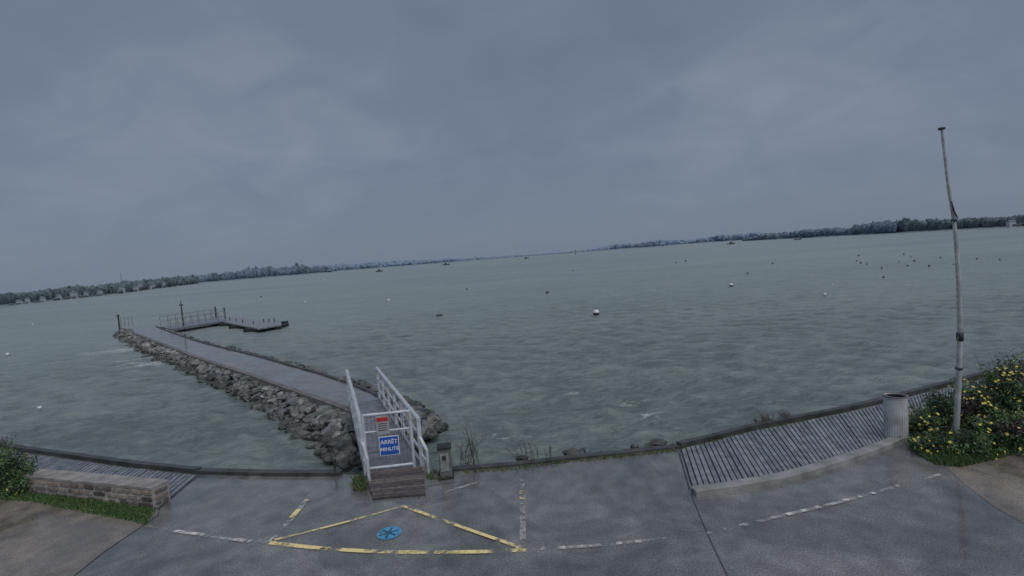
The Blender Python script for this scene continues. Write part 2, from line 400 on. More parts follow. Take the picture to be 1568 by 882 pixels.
for i in range(0,26):
    k=4+i*6
    if random.random()<0.6: ribbon(b,wr[k:k+3],0.07,0.016,0)
b.obj("road_line_marking",[whitel,faintl])
c=W(596,817); b=B()
vs=[(c.x,c.y,0.012)]+[(c.x+0.20*math.cos(t*math.pi/16),c.y+0.20*math.sin(t*math.pi/16),0.012) for t in range(32)]
b.add(vs,[(0,1+i,1+(i+1)%32) for i in range(32)],0)
for an in(0.5,1.5,2.5):
    d=Vector((math.cos(an),math.sin(an),0))*0.15; ribbon(b,[Vector((c.x,c.y,0))-d,Vector((c.x,c.y,0))+d],0.03,0.012+0.002*an+0.003,1)
b.obj("blue_round_marking",[bluel,paint("marking_dark",(0.03,0.1,0.16),0.35,0.5)])

# ------------------------------------------------------------------ jetty
JZ=-0.05
JL=smoothline([W(x,y,JZ) for x,y in [(536,634),(490,616),(430,595),(385,578),(340,563),(300,549),(260,533),(222,518),(186,503)]],90)
JR=smoothline([W(x,y,JZ) for x,y in [(604,616),(560,595),(500,574),(450,560),(400,546),(350,534),(310,524),(275,513),(240,500)]],90)
b=B(); vs=[]
for p,q in zip(JL,JR): vs+=[(p.x,p.y,-2),(p.x,p.y,JZ),(q.x,q.y,JZ),(q.x,q.y,-2)]
fs=[]
for i in range(89):
    for k in range(3): fs.append((4*i+k,4*i+1+k,4*i+5+k,4*i+4+k))
fs+=[(0,1,2,3),(359,358,357,356)]
b.add(vs,fs,0)
Lk=[p+(q-p).normalized()*0.12 for p,q in zip(JL,JR)]; kerb(b,Lk,0.22,-0.4,JZ+0.07,1,0.006)
Rk=[q+(p-q).normalized()*0.08 for p,q in zip(JL,JR)]; kerb(b,Rk,0.14,-0.4,JZ+0.05,2,0.006)
b.obj("jetty",[jetty_m,mat("jetty_edge",(0.16,0.14,0.135),0.5,0.4,2),kerb_dark])

rockm=[mat("rock_%d"%i,c,0.5,0.45,4,0.7,9,col2=c2) for i,(c,c2) in enumerate([((0.11,0.115,0.12),(0.19,0.19,0.19)),((0.075,0.085,0.085),(0.14,0.145,0.14)),((0.19,0.19,0.19),(0.32,0.31,0.29)),((0.035,0.04,0.04),(0.075,0.08,0.075))])]
def rock(b,c,r,m=None,flat=0.6):
    if m is None: m=random.choice([0,0,1,1,1,2])
    if c[2]<WZ+0.1 : m=random.choice([3,3,1])
    b.blob(c,r*random.uniform(0.8,1.3),r*random.uniform(0.7,1.1),r*flat*random.uniform(0.7,1.2),m,2,0.42,1.1)
LWp=[(540,704),(500,686),(455,653),(400,618),(345,591),(300,572),(258,554),(215,536),(172,512)]
LW=smoothline([W(x,y,WZ) for x,y in LWp],90)
b=B()
for k in range(720):
    t=random.random()**1.5; i=t*88; i0=int(i); u=i-i0
    e_=JL[i0].lerp(JL[i0+1],u); wq=LW[i0].lerp(LW[i0+1],u); s_=random.uniform(-0.02,1.15)
    p=e_.lerp(wq,s_); z=JZ-0.07+(WZ-0.02-JZ)*min(1,max(0,s_))**1.1
    rr_=random.choice([random.uniform(0.09,0.18),random.uniform(0.15,0.30)])*(1.0+0.4*t)
    rock(b,(p.x,p.y,z-rr_*0.12+random.uniform(-0.03,0.05)),rr_)
b.obj("jetty_rock_armour",rockm)
b=B()
for k in range(80):
    a_,b_=random.random(),random.random()
    p=W(603,612,JZ).lerp(W(642,668,JZ-.1),a_); q=W(634,610,WZ).lerp(W(682,650,WZ),a_)
    z=p.z+(q.z-p.z)*b_; pp=p.lerp(q,b_); rr_=random.uniform(0.14,0.28)
    rock(b,(pp.x,pp.y,z-0.12),rr_)
for k in range(70):
    a_,b_=random.random(),random.random()
    p=W(548,712,WZ).lerp(W(560,640,WZ),a_); q=W(640,695,WZ).lerp(W(612,630,WZ),a_); pp=p.lerp(q,b_)
    rock(b,(pp.x,pp.y,WZ+0.02+random.uniform(-.05,.12)),random.uniform(0.15,0.26))
b.obj("rock_pile",rockm)
b=B()
for k in range(130):
    t=random.random(); i=int(t*88); q=JR[i]; nrm=(JR[i]-JL[i]).normalized()
    o_=random.uniform(0.05,0.9); rock(b,(q.x+nrm.x*o_,q.y+nrm.y*o_,JZ+0.0-0.42*o_),random.uniform(0.15,0.28),random.choice([0,1,3]))
for (x,y,r_) in [(880,698,0.22),(893,697,0.14),(800,706,0.12),(1010,683,0.18),(975,688,0.12)]:
    p=W(x,y,0); rock(b,(p.x,p.y+0.25,-0.05),r_,3)
for k in range(60):
    p=edge[random.randint(60,95)]; rock(b,(p.x,p.y+random.uniform(0.15,0.5),WZ+random.uniform(0.0,0.25)),random.uniform(0.1,0.24),random.choice([1,3,3]))
b.obj("shore_rocks",rockm)

# ------------------------------------------------------------------ gangway
gw=empty("gangway")
NL=W(553,650,1.1); NRt=W(640,641,1.1); FL=W(531,568,1.1); FR=W(577,564,1.1)
def at(p,z): return Vector((p.x,p.y,z))
b=B()
def railing(N,Fp):
    n_=7
    for i in range(n_):
        t=i/(n_-1); p=N.lerp(Fp,t)
        b.box((p.x,p.y,0.56),0.07,0.07,1.08,0,math.atan2(Fp.y-N.y,Fp.x-N.x))
    b.tube(at(N,1.10),at(Fp,1.10),0.05,m=0,n=8)
    b.tube(at(N,0.76),at(Fp,0.76),0.026,m=0,n=6)
    b.tube(at(N,0.43),at(Fp,0.43),0.026,m=0,n=6)
    d=(Fp-N).normalized(); s_=Vector((-d.y,d.x,0))
    m_=(at(N,0.06)+at(Fp,0.06))/2; L_=(at(Fp,0)-at(N,0)).length/2
    b.obox(m_,d*L_,s_*0.03,(0,0,0.10),1)
railing(NL,FL); railing(NRt,FR)
for N,foot in((NL,W(566,742,0)),(NRt,W(657,728,0))):
    b.tube(at(N,0.72),at(foot,0.52),0.034,m=0,n=6); b.tube(at(N,0.36),at(foot,0.26),0.024,m=0,n=6)
    b.tube(at(foot,0.0),at(foot,0.53),0.034,m=0,n=6)
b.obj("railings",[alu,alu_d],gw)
b=B()
nd=46
for i in range(nd):
    t0=i/nd; t1=(i+0.88)/nd
    a0=NL.lerp(FL,t0); a1=NL.lerp(FL,t1); c0=NRt.lerp(FR,t0); c1=NRt.lerp(FR,t1)
    b.prism([(a0.x,a0.y),(c0.x,c0.y),(c1.x,c1.y),(a1.x,a1.y)],0.06,0.10,random.choice([0,1]))
b.obj("deck",[woods[0],woods[1]],gw)
b=B()
rl0=W(572,766,0); rr0=W(652,759,0); nl=at(NL,0); nr=at(NRt,0)
for i in range(12):
    t0=i/12; t1=(i+0.86)/12
    def q(t,a_,c_,z0,z1): p=a_.lerp(c_,t); return Vector((p.x,p.y,z0+(z1-z0)*t))
    a0=q(t0,rl0,nl,0.045,0.10); a1=q(t1,rl0,nl,0.045,0.10); c0=q(t0,rr0,nr,0.045,0.10); c1=q(t1,rr0,nr,0.045,0.10)
    a0+=Vector((random.uniform(-.03,.01),0,0))
    vv=[a0,c0,c1,a1]; b.add([v-Vector((0,0,0.035)) for v in vv]+vv,[(4,5,6,7),(3,2,1,0),(0,1,5,4),(1,2,6,5),(2,3,7,6),(3,0,4,7)],random.choice([0,1,2]))
b.obj("wooden_ramp",brownw,gw)
gt=empty("gate"); gt.parent=gw
b=B(); ax=(at(NRt,0)-at(NL,0)); wdt=ax.length; ax.normalize(); ay=Vector((-ax.y,ax.x,0))
g0=at(NL,0)+ax*0.04; gwid=wdt-0.20
def G(u,z,o=0.0): return g0+ax*u-ay*o+Vector((0,0,z))
b.tube(G(0,1.28),G(gwid,1.28),0.03); b.tube(G(0,0.16),G(gwid,0.16),0.03)
b.tube(G(0,0.1),G(0,1.3),0.035); b.tube(G(gwid,0.1),G(gwid,1.3),0.035)
b.tube(G(0,0.92),G(gwid,0.92),0.02)
for i in range(1,12):
    b.tube(G(gwid*i/12,0.16),G(gwid*i/12,1.28),0.008,m=1,n=6)
b.tube(G(gwid+0.16,0),G(gwid+0.16,1.12),0.045)
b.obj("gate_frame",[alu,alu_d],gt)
sg=empty("sign"); sg.parent=gt
b=B()
cu=gwid*0.52
b.obox(G(cu,0.62,0.06),ax*0.20,ay*0.008,(0,0,0.20),1); b.obox(G(cu,0.62,0.070),ax*0.185,ay*0.004,(0,0,0.185),0)
b.obj("blue_panel",[bluep,whitep],sg)
def text(s,u,z,size,m,par):
    cu_=bpy.data.curves.new(s.lower(),'FONT'); cu_.body=s; cu_.size=size; cu_.align_x='CENTER'; cu_.align_y='CENTER'; cu_.extrude=0.001; cu_.offset=size*0.02
    o=bpy.data.objects.new("lettering",cu_); scene.collection.objects.link(o); o.data.materials.append(m)
    p=G(u,z,0.077); R=Matrix((ax,Vector((0,0,1)),-ay)).transposed().to_4x4(); o.matrix_world=Matrix.Translation(p)@R; o.parent=par
text("ARRÊT",cu,0.70,0.115,whitep,sg); text("MINUTE",cu,0.55,0.103,whitep,sg)
sg2=empty("warning_sign"); sg2.parent=gt
b=B(); cu2=gwid*0.42
b.obox(G(cu2,1.06,0.06),ax*0.125,ay*0.006,(0,0,0.19),0); b.obox(G(cu2,1.18,0.068),ax*0.115,ay*0.003,(0,0,0.04),1)
for k in range(4): b.obox(G(cu2,1.09-k*0.045,0.068),ax*0.09,ay*0.002,(0,0,0.007),2)
b.obj("panel",[mat("sign_grey",(0.36,0.37,0.38),0.5,0.1),redp,black],sg2)

p=W(684,730,0); b=B(); rt=0.12
b.box((p.x,p.y,0.30),0.24,0.22,0.60,0,rt); b.box((p.x,p.y,0.625),0.28,0.26,0.05,1,rt)
b.box((p.x+0.0,p.y-0.118,0.34),0.17,0.02,0.36,2,rt); b.box((p.x,p.y-0.135,0.44),0.08,0.02,0.08,1,rt); b.box((p.x,p.y,0.02),0.3,0.3,0.04,1,rt)
b.obj("service_pedestal",[mat("pedestal_grey",(0.14,0.145,0.145),0.6,0.3),black,mat("pedestal_panel",(0.26,0.27,0.25),0.5,0.3)],bevel=0.006)
p=W(514,727,0); b=B(); b.tube((p.x,p.y,0.0),(p.x,p.y,0.3),0.03); b.lathe((p.x,p.y,0.0),[(0.08,0),(0.08,0.03),(0.03,0.05)],12); b.lathe((p.x,p.y,0.3),[(0.045,0),(0.045,0.03),(0.0,0.05)],12)
b.obj("mooring_post",kerb_dark)

# ------------------------------------------------------------------ litter bin
p=W(1373,672,0); b=B()
b.lathe((p.x,p.y,0),[(0.0,0),(0.20,0),(0.20,0.04),(0.19,0.05),(0.195,0.45),(0.203,0.86),(0.212,0.865),(0.212,0.905),(0.19,0.91),(0.185,0.88)],40,0)
b.lathe((p.x,p.y,0),[(0.185,0.88),(0.18,0.6),(0.0,0.6)],40,1)
for k in range(28):
    t=2*math.pi*k/28; b.box((p.x+0.196*math.cos(t),p.y+0.196*math.sin(t),0.46),0.010,0.032,0.80,0,t)
b.lathe((p.x,p.y,0),[(0.2125,0.885),(0.216,0.887),(0.216,0.915),(0.19,0.917)],40,2)
b.obj("litter_bin",[mat("bin_offwhite",(0.46,0.48,0.47),0.6,0.3,4),black,mat("bin_rim",(0.16,0.17,0.17),0.5)])

# ------------------------------------------------------------------ flagpole
PY=9.75; pp=[P(x,y,PY) for x,y in [(1442,197),(1447,240),(1453,290),(1461,340),(1466,400),(1469,460),(1470,510),(1468,580),(1465,640),(1464,690)]]
pp[-1].z=0; pp=smoothline(pp,50); b=B()
def prad(z): return 0.022+ (0.055-0.022)*(1-max(0,z)/6.2)**1.1
n_=14; vs=[]
for q in pp:
    for i in range(n_):
        t=2*math.pi*i/n_; vs.append((q.x+prad(q.z)*math.cos(t),q.y+prad(q.z)*math.sin(t),q.z))
b.add(vs,[(k*n_+i,(k+1)*n_+i,(k+1)*n_+(i+1)%n_,k*n_+(i+1)%n_) for k in range(49) for i in range(n_)],0)
tp=pp[0]; b.lathe((tp.x,tp.y,tp.z),[(0.0,-0.02),(0.05,-0.02),(0.06,0.0),(0.055,0.02),(0.0,0.03)],16,1)
def near(py_): return min(pp,key=lambda q:abs(q.z-P(1466,py_,PY).z))
for py_,h_ in((335,0.05),(512,0.16),(560,0.04)):
    q=near(py_); b.lathe((q.x,q.y,q.z),[(prad(q.z)+.001,-h_/2),(prad(q.z)+.014,-h_/2),(prad(q.z)+.014,h_/2),(prad(q.z)+.001,h_/2)],16,2)
q=near(318); b.tube((q.x-0.05,q.y-0.05,q.z+0.12),(q.x-0.02,q.y-0.06,q.z-0.06),0.010,0.015,2); b.tube((q.x-0.02,q.y-0.06,q.z-0.06),(q.x+0.07,q.y-0.04,q.z-0.22),0.015,0.010,2)
for a_,c_ in zip(pp[1:-6],pp[2:-5]): b.tube((a_.x-prad(a_.z)-.012,a_.y-.02,a_.z),(c_.x-prad(c_.z)-.012,c_.y-.02,c_.z),0.004,m=0,n=4)
b.obj("flagpole",[mat("pole_grey",(0.37,0.39,0.39),0.45,0.35,4),kerb_dark,black],smooth=True)

# ------------------------------------------------------------------ stone walls
stonem=[mat("stone_%d"%i,c,0.7,0.35,9,0.6,25) for i,c in enumerate([(0.24,0.195,0.165),(0.15,0.13,0.12),(0.32,0.275,0.24),(0.19,0.165,0.155),(0.10,0.085,0.08)])]
mortar=mat("mortar",(0.34,0.33,0.31),0.85,0.2,10)
cap=mat("cap_stone",(0.29,0.27,0.255),0.5,0.35,4,0.5,20)
def stone_wall(name,p0,p1,h,thk,rows):
    b=B(); d=(p1-p0); L=d.length; d.normalize(); s_=Vector((-d.y,d.x,0))
    if s_.y<0: s_=-s_
    c=(p0+p1)/2+s_*thk/2; b.obox((c.x,c.y,(h-0.05)/2),d*(L/2-0.002),s_*(thk/2-0.002),(0,0,(h-0.05)/2),5)
    def face(o,dd,LL,nn):
        z=0.0
        for r_ in range(rows):
            rh=(h-0.06)/rows; x=0.0
            while x<LL-0.04:
                w_=min(random.uniform(0.10,0.40),LL-x)
                if LL-x-w_<0.08: w_=LL-x
                g=0.012; hh=(rh-0.02)*random.uniform(.82,1.0); cc=o+dd*(x+w_/2)+Vector((0,0,z+rh/2+random.uniform(-.008,.008)))
                k=random.uniform(0.012,0.028); V,Fs=ICO[2]
                vs=[]
                off=Vector((random.random()*50,0,0))
                for v in V:
                    e1=[math.copysign(abs(t)**0.4,t) for t in v]; mxx=1+0.16*mn.noise(Vector(v)*2+off)
                    vs.append(cc+dd*(e1[0]*(w_/2-g)*0.95*mxx)+nn*(e1[1]*k)+Vector((0,0,e1[2]*hh/2*0.95*mxx)))
                b.add(vs,Fs,random.randint(0,4)); x+=w_
            z+=rh
    face(p0,d,L,-s_)
    for pe,sg_ in((p0,-1),(p1,1)): face(pe+s_*0.02,s_,thk-0.04,d*sg_)
    x=0.0
    while x<L-0.02:
        w_=min(random.uniform(0.3,0.6),L-x); cc=p0+d*(x+w_/2)+s_*thk/2
        b.obox((cc.x,cc.y,h-0.028),d*(w_/2-0.004),s_*(thk/2+0.015),(0,0,0.024+random.uniform(-.004,.004)),6); x+=w_
    return b.obj(name,stonem+[mortar,cap],smooth=False,bevel=0)
stone_wall("stone_wall",W(-90,742,0),W(236,779,0),0.42,0.34,3)
stone_wall("stone_wall",W(1388,662,0),W(1500,640,0),0.34,0.3,2)

# ------------------------------------------------------------------ plants
greens=[mat("leaf_%d"%i,c,0.55,0.3,20) for i,c in enumerate([(0.065,0.125,0.045),(0.10,0.18,0.06),(0.035,0.065,0.03),(0.14,0.215,0.085),(0.11,0.08,0.08)])]
flower=mat("yellow_flower",(0.76,0.62,0.12),0.5,0.2,20)
stem=mat("dry_stem",(0.09,0.068,0.065),0.8,0.3,10)
def leaf(b,c,s,m):
    n0=Vector((random.gauss(0,1),random.gauss(0,1),random.gauss(0,1)+0.6)).normalized(); a=n0.orthogonal().normalized()
    a.rotate(Matrix.Rotation(random.random()*6.28,3,n0)); t=n0.cross(a)
    c=Vector(c); b.add([c-a*s,c+t*s*0.4+n0*s*.15,c+a*s,c-t*s*0.4],[(0,1,2,3)],m)
def bush(name,lobes,nleaf,nflow,brown=0.1,ls=(0.02,0.045)):
    b=B(); tot=sum(l_[1]*l_[3] for l_ in lobes)
    for (c,rx,ry,rz) in lobes:
        c=Vector(c); k=int(nleaf*rx*rz/tot); off=Vector((random.random()*30,random.random()*30,0))
        for _ in range(k):
            v=Vector((random.gauss(0,1),random.gauss(0,1),random.gauss(0,1))).normalized()
            rad=(random.random()**0.35)*(1+0.75*mn.noise(v*2.6+off)+0.25*mn.noise(v*7+off))
            q=c+Vector((v.x*rx,v.y*ry,v.z*rz))*rad
            if q.z<0.01: q.z=random.uniform(0.01,0.12)
            cl=mn.noise(q*3.5)+random.uniform(-.25,.25)
            m=2 if cl<-0.2 else 0 if cl<0.05 else 1 if cl<0.3 else 3
            if rad<0.6: m=2
            if mn.noise(q*1.3+Vector((9,9,9)))>0.30-brown and q.z>0.35: m=random.choice([4,4,2])
            leaf(b,q,random.uniform(*ls),m)
        for _ in range(16):
            v=Vector((random.uniform(-1,1)*rx,random.uniform(-1,1)*ry,random.uniform(.3,1.25)*rz)); b.tube((c.x+v.x*.2,c.y+v.y*.2,0),c+v,0.008,0.003,5,4)
        for _ in range(int(nflow*rx*rz/tot)):
            v=Vector((random.gauss(0,1),random.gauss(0,1)-0.8,random.gauss(0,1)+0.2)).normalized()
            rad=1.02*(1+0.75*mn.noise(v*2.6+off)+0.25*mn.noise(v*7+off)); q=c+Vector((v.x*rx,v.y*ry,v.z*rz))*rad
            if q.z<0.05: continue
            if mn.noise(q*2.1)<0.10 and random.random()<0.93: continue
            f_=random.uniform(0.014,0.028); up=(v+Vector((0,-0.3,0.5))).normalized(); a=up.orthogonal().normalized(); t=up.cross(a)
            for j in range(6):
                an=j*math.pi/3+random.random()*.3; dd=a*math.cos(an)+t*math.sin(an); ee=a*math.cos(an+.45)+t*math.sin(an+.45); ff=a*math.cos(an-.45)+t*math.sin(an-.45)
                b.add([q,q+ee*f_*.7+up*.004,q+dd*f_*1.3+up*.008,q+ff*f_*.7+up*.004],[(0,1,2,3)],6)
    return b.obj(name,greens+[stem,flower])
def LB(px,py,Yd,rx,ry,rz): return (P(px,py,Yd),rx,ry,rz)
bush("flowering_bush",[LB(1415,655,10.1,.26,.3,.42),LB(1440,636,10.3,.28,.3,.5),LB(1490,626,10.5,.50,.45,.55),LB(1550,600,10.6,.6,.5,.66),LB(1425,683,9.5,.35,.3,.24),LB(1480,685,9.3,.45,.35,.30),LB(1540,662,9.4,.55,.4,.42),LB(1600,630,9.8,.7,.6,.75),LB(1680,640,10,.9,.7,.8)],46000,1500,0.12)
bush("flowering_bush",[LB(18,722,10.9,.40,.35,.42),LB(-30,715,11.0,.6,.45,.55),LB(38,740,10.8,.25,.25,.25),LB(-110,715,11.2,.8,.5,.6)],18000,200,0.0)
b=B()
def tuft(b,x,y,h,n_=6,mats=(0,1,3)):
    for _ in range(n_):
        a=random.random()*6.28; ln=random.uniform(.1,.6)*h; hh=h*random.uniform(.5,1); wv=0.007
        dx,dy=math.cos(a)*ln,math.sin(a)*ln; px_,py_=-math.sin(a)*wv,math.cos(a)*wv
        ox,oy=x+random.uniform(-.03,.03),y+random.uniform(-.03,.03)
        b.add([(ox-px_,oy-py_,0),(ox+px_,oy+py_,0),(ox+dx*.4+px_*.8,oy+dy*.4+py_*.8,hh*.65),(ox+dx,oy+dy,hh),(ox+dx*.4-px_*.8,oy+dy*.4-py_*.8,hh*.65)],[(0,1,2,3,4)],random.choice(mats))
gA=[W(*p) for p in [(-150,735),(60,757),(237,783)]]; gB=[W(*p) for p in [(-150,752),(60,770),(228,805)]]
gA=resample(gA,60); gB=resample(gB,60)
for _ in range(3000):
    i=random.randrange(59); p=gA[i].lerp(gA[i+1],random.random()).lerp(gB[i],random.random()**1.1)
    tuft(b,p.x,p.y,random.uniform(.05,.12),5)
b.obj("grass_strip",greens)
b=B()
gA=resample([W(*p) for p in [(1392,668),(1420,690),(1470,700),(1560,675),(1650,650)]],60); gB=resample([W(*p) for p in [(1398,690),(1432,712),(1470,716),(1520,704),(1650,670)]],60)
for _ in range(2000):
    i=random.randrange(59); p=gA[i].lerp(gA[i+1],random.random()).lerp(gB[i],random.random())
    tuft(b,p.x,p.y,random.uniform(.05,.14),5)
b.obj("grass_strip",greens)
def weeds(name,px0,px1,py0,py1,cnt,h,back=0.2,green=0.0):
    b=B()
    def br(p,d,ln,r_,lev):
        q=p+d*ln; b.tube(p,q,r_,r_*.6,0,4)
        if lev>0:
            for _ in range(random.randint(2,3)):
                t=random.uniform(.4,1); dd=(d+Vector((random.gauss(0,.4),random.gauss(0,.4),random.gauss(0,.15)+.1))).normalized(); br(p.lerp(q,t),dd,ln*random.uniform(.4,.7),r_*.6,lev-1)
        else:
            for _ in range(2): leaf(b,q+Vector((random.gauss(0,.02),random.gauss(0,.02),random.gauss(0,.02))),.014,1 if random.random()>green else 2)
    for _ in range(cnt):
        t=random.random(); p=W(px0+(px1-px0)*t,py0+(py1-py0)*t,0); p.y+=random.uniform(0,back); p.z=-0.02
        br(p,Vector((random.gauss(0,.3),random.gauss(0,.2),1)).normalized(),h*random.uniform(.2,.65),.005,2)
    return b.obj(name,[stem,greens[4],greens[1]])
weeds("dry_shrub",698,735,720,715,24,0.9,0.3)
weeds("dry_weeds",795,850,712,705,16,0.55,0.3,0.2)
weeds("dry_weeds",1160,1216,657,645,70,0.26,0.25,0.2)
weeds("dry_weeds",900,1040,700,685,14,0.18,0.2,0.4)
b=B()
for _ in range(110):
    p=W(random.uniform(543,560),random.uniform(738,752),0); tuft(b,p.x,p.y,random.uniform(.08,.25),4)
for _ in range(60):
    p=W(random.uniform(655,690),random.uniform(722,735),0); tuft(b,p.x,p.y,random.uniform(.05,.15),4)
for _ in range(420):
    i=random.randint(60,90); p=edge[i].lerp(edge[i+1],random.random()); tuft(b,p.x,p.y-0.12-random.random()*.08,random.uniform(.02,.09),4)
b.obj("grass_tufts",[greens[0],greens[1],greens[4],mat("dry_grass",(0.20,0.17,0.09),0.8)])

# ------------------------------------------------------------------ pontoon and access at jetty end
po=empty("floating_pontoon"); b=B()
def poly(px,z0,z1,m):
    pts=[W(x,y,z1) for x,y in px]
    ar=sum(p.x*q.y-q.x*p.y for p,q in zip(pts,pts[1:]+pts[:1]))
    if ar<0: pts=pts[::-1]
    b.prism([(p.x,p.y) for p in pts],z0,z1,m)
dz=-0.15
poly([(380,500),(395,503),(431,497),(430,490),(398,489)],dz-0.12,dz,0)
poly([(322,489),(380,500),(398,489),(345,484)],dz-0.12,dz+0.004,0)
def pil(px,py,z0,z1,r_,m=2):
    p=W(px,py,dz); b.tube((p.x,p.y,z0),(p.x,p.y,z1),r_,m=m,n=8)
for x,y in [(388,500),(402,500),(416,498),(427,495),(427,491),(350,493),(365,496),(338,490)]:
    p=W(x,y,dz); b.box((p.x,p.y,-0.41),1.4,0.9,0.28,1)
for x,y in [(331,487),(345,489)]: pil(x,y,-2,dz+1.3,0.08)
for x,y in [(352,490),(362,492),(372,494),(388,496),(404,493),(412,493),(420,492)]: pil(x,y,dz,dz+0.3,0.045)
b.obj("deck_and_floats",[woods[2],black,kerb_dark],po)
b=B()
a0,a1=W(246,500,JZ),W(333,486,-0.1); c0,c1=W(262,504,JZ),W(345,491,-0.1)
def walk(a0,a1,n_):
    for i in range(n_):
        p=a0.lerp(a1,i/(n_-1)); b.tube(p,p+Vector((0,0,1.0)),0.035,n=6)
    for z in (1.0,0.5): b.tube(a0+Vector((0,0,z)),a1+Vector((0,0,z)),0.03,n=6)
walk(a0,a1,9); walk(c0,c1,9)
b.add([a0,c0,c1,a1]+[v-Vector((0,0,.2)) for v in(a0,c0,c1,a1)],[(0,1,2,3),(7,6,5,4),(0,4,5,1),(1,5,6,2),(2,6,7,3),(3,7,4,0)],1)
b.obj("access_walkway",[alu_d,woods[1]],po)
b=B(); p=W(281,499,JZ); b.tube((p.x,p.y,JZ-1),(p.x,p.y,JZ+2.0),0.07,0.06,n=10); b.box((p.x,p.y,JZ+2.08),0.30,0.2,0.12,0); b.tube((p.x,p.y,JZ+2.14),(p.x,p.y,JZ+2.5),.04,.03)
b.obj("jetty_light_post",kerb_dark)
b=B(); p=W(183,502,JZ); b.tube((p.x,p.y,JZ-.3),(p.x,p.y,JZ+1.2),0.09,0.07,n=10); b.lathe((p.x,p.y,JZ+1.2),[(0.13,0),(0.13,.15),(0.0,.25)],10)
b.obj("navigation_beacon",kerb_dark)
b=B(); q0,q1=W(186,501,JZ),W(203,499,JZ); walk(q0,q1,4)
b.obj("jetty_end_railing",[alu_d])

# ------------------------------------------------------------------ buoys and boats
buoyw=mat("buoy_white",(0.7,0.72,0.72),0.4,0.1); buoyd=mat("buoy_dark",(0.04,0.045,0.055),0.5)
def buoy(px,py,rp,two=True,dark=False):
    p=W(px,py,WZ); D=p.y; r_=rp*D/F; b=B()
    prof=[(r_*math.sin(t),-r_*math.cos(t)) for t in [i*math.pi/10 for i in range(11)]]
    h=r_*0.45
    b.lathe((p.x,p.y,WZ+h),prof[:6],16,1 if (two or dark) else 0); b.lathe((p.x,p.y,WZ+h),prof[5:],16,1 if dark else 0)
    b.lathe((p.x,p.y,WZ+h),[(r_*1.03,-r_*.08),(r_*1.06,0),(r_*1.03,r_*.08)],16,1)
    b.tube((p.x,p.y,WZ+h+r_*.95),(p.x,p.y,WZ+h+r_*1.3),r_*.15,m=1)
    b.obj("mooring_buoy",[buoyw,buoyd],smooth=True)
for a_ in [(913,481,5,True),(61,626,3.2,False),(12,544,2.8,False),(1120,438,3,True),(1263,452,2.4,False),(595,461,2.2,False),(838,449,2.2,False,True),(400,455,1.3,False,True),(467,463,1.3,False),(715,443,1.2,False,True),(497,429,1.1,False),(1183,404,1.4,False,True),(1050,400,1.3,False,True),(1035,403,1.1,False,True),(1145,419,1.3,False,True),(1353,425,1.6,False,True),(878,415,1.0,False,True),(1275,437,1.0,False,False),(1496,397,1.4,False,True),(50,497,1.3,False,False),(1315,392,1.4,False,True),(1318,403,1.5,False,True),(1327,405,1.2,False,True),(1350,411,1.4,False,True),(1384,390,1.3,False,True),(1400,400,1.4,False,True),(1423,408,1.7,False,True),(1390,407,1.2,False,True),(1312,400,1.2,False,True),(1440,395,1.1,False,True),(1531,398,1.2,False,True),(1395,394,1.0,False,True),(1376,401,0.9,False,True),(1460,405,1.1,False,True)]:
    buoy(*a_)
hulld=mat("hull_dark",(0.05,0.06,0.075),0.6); cabg=mat("cabin_grey",(0.14,0.16,0.18),0.5)
def boat(px,py,wp,name="moored_boat",mast=0,cabin=True):
    p=W(px,py,WZ); D=p.y; L=wp*D/F; b=B(); hl=L/2; n_=9; vs=[]; fs=[]
    for i in range(n_):
        t=i/(n_-1); x=-hl+L*t
        wd=L*0.16*max(0.03,(1-t**3)); sh=L*(0.11+0.06*t*t)
        vs+=[(x,-wd,sh),(x*0.95,-wd*.6,-0.1),(x*0.95,wd*.6,-0.1),(x,wd,sh)]
    for i in range(n_-1):
        for k in range(3): fs.append((4*i+k,4*i+1+k,4*i+5+k,4*i+4+k))
        fs.append((4*i+3,4*i,4*i+4,4*i+7))
    fs+=[(0,3,2,1)]
    b.add([(v[0]+p.x,v[1]+p.y,v[2]+WZ) for v in vs],fs,0)
    if cabin:
        b.box((p.x-L*.05,p.y,WZ+L*.20),L*.32,L*.2,L*.18,1); b.box((p.x-L*.05,p.y,WZ+L*.30),L*.36,L*.23,L*.03,0); b.box((p.x-L*.02,p.y-L*.101,WZ+L*.23),L*.22,L*.01,L*.07,0)
    if mast: b.tube((p.x,p.y,WZ+L*.2),(p.x,p.y,WZ+mast*D/F),L*.015,m=0)
    b.obj(name,[hulld,cabg])
boat(581,416,11,mast=10); boat(683,406,11); boat(806,396,8); boat(1120,374,12,mast=5); boat(1222,367,12,cabin=False); boat(673,483,10,cabin=False,mast=8)
p=W(881,390,WZ); b=B(); r_=0.45*p.y/F; b.tube((p.x,p.y,WZ-1),(p.x,p.y,WZ+6*p.y/F),r_,r_*.7); b.lathe((p.x,p.y,WZ+6*p.y/F),[(r_*1.6,0),(r_*1.6,r_*2),(0,r_*3)],10); b.obj("channel_marker",hulld)

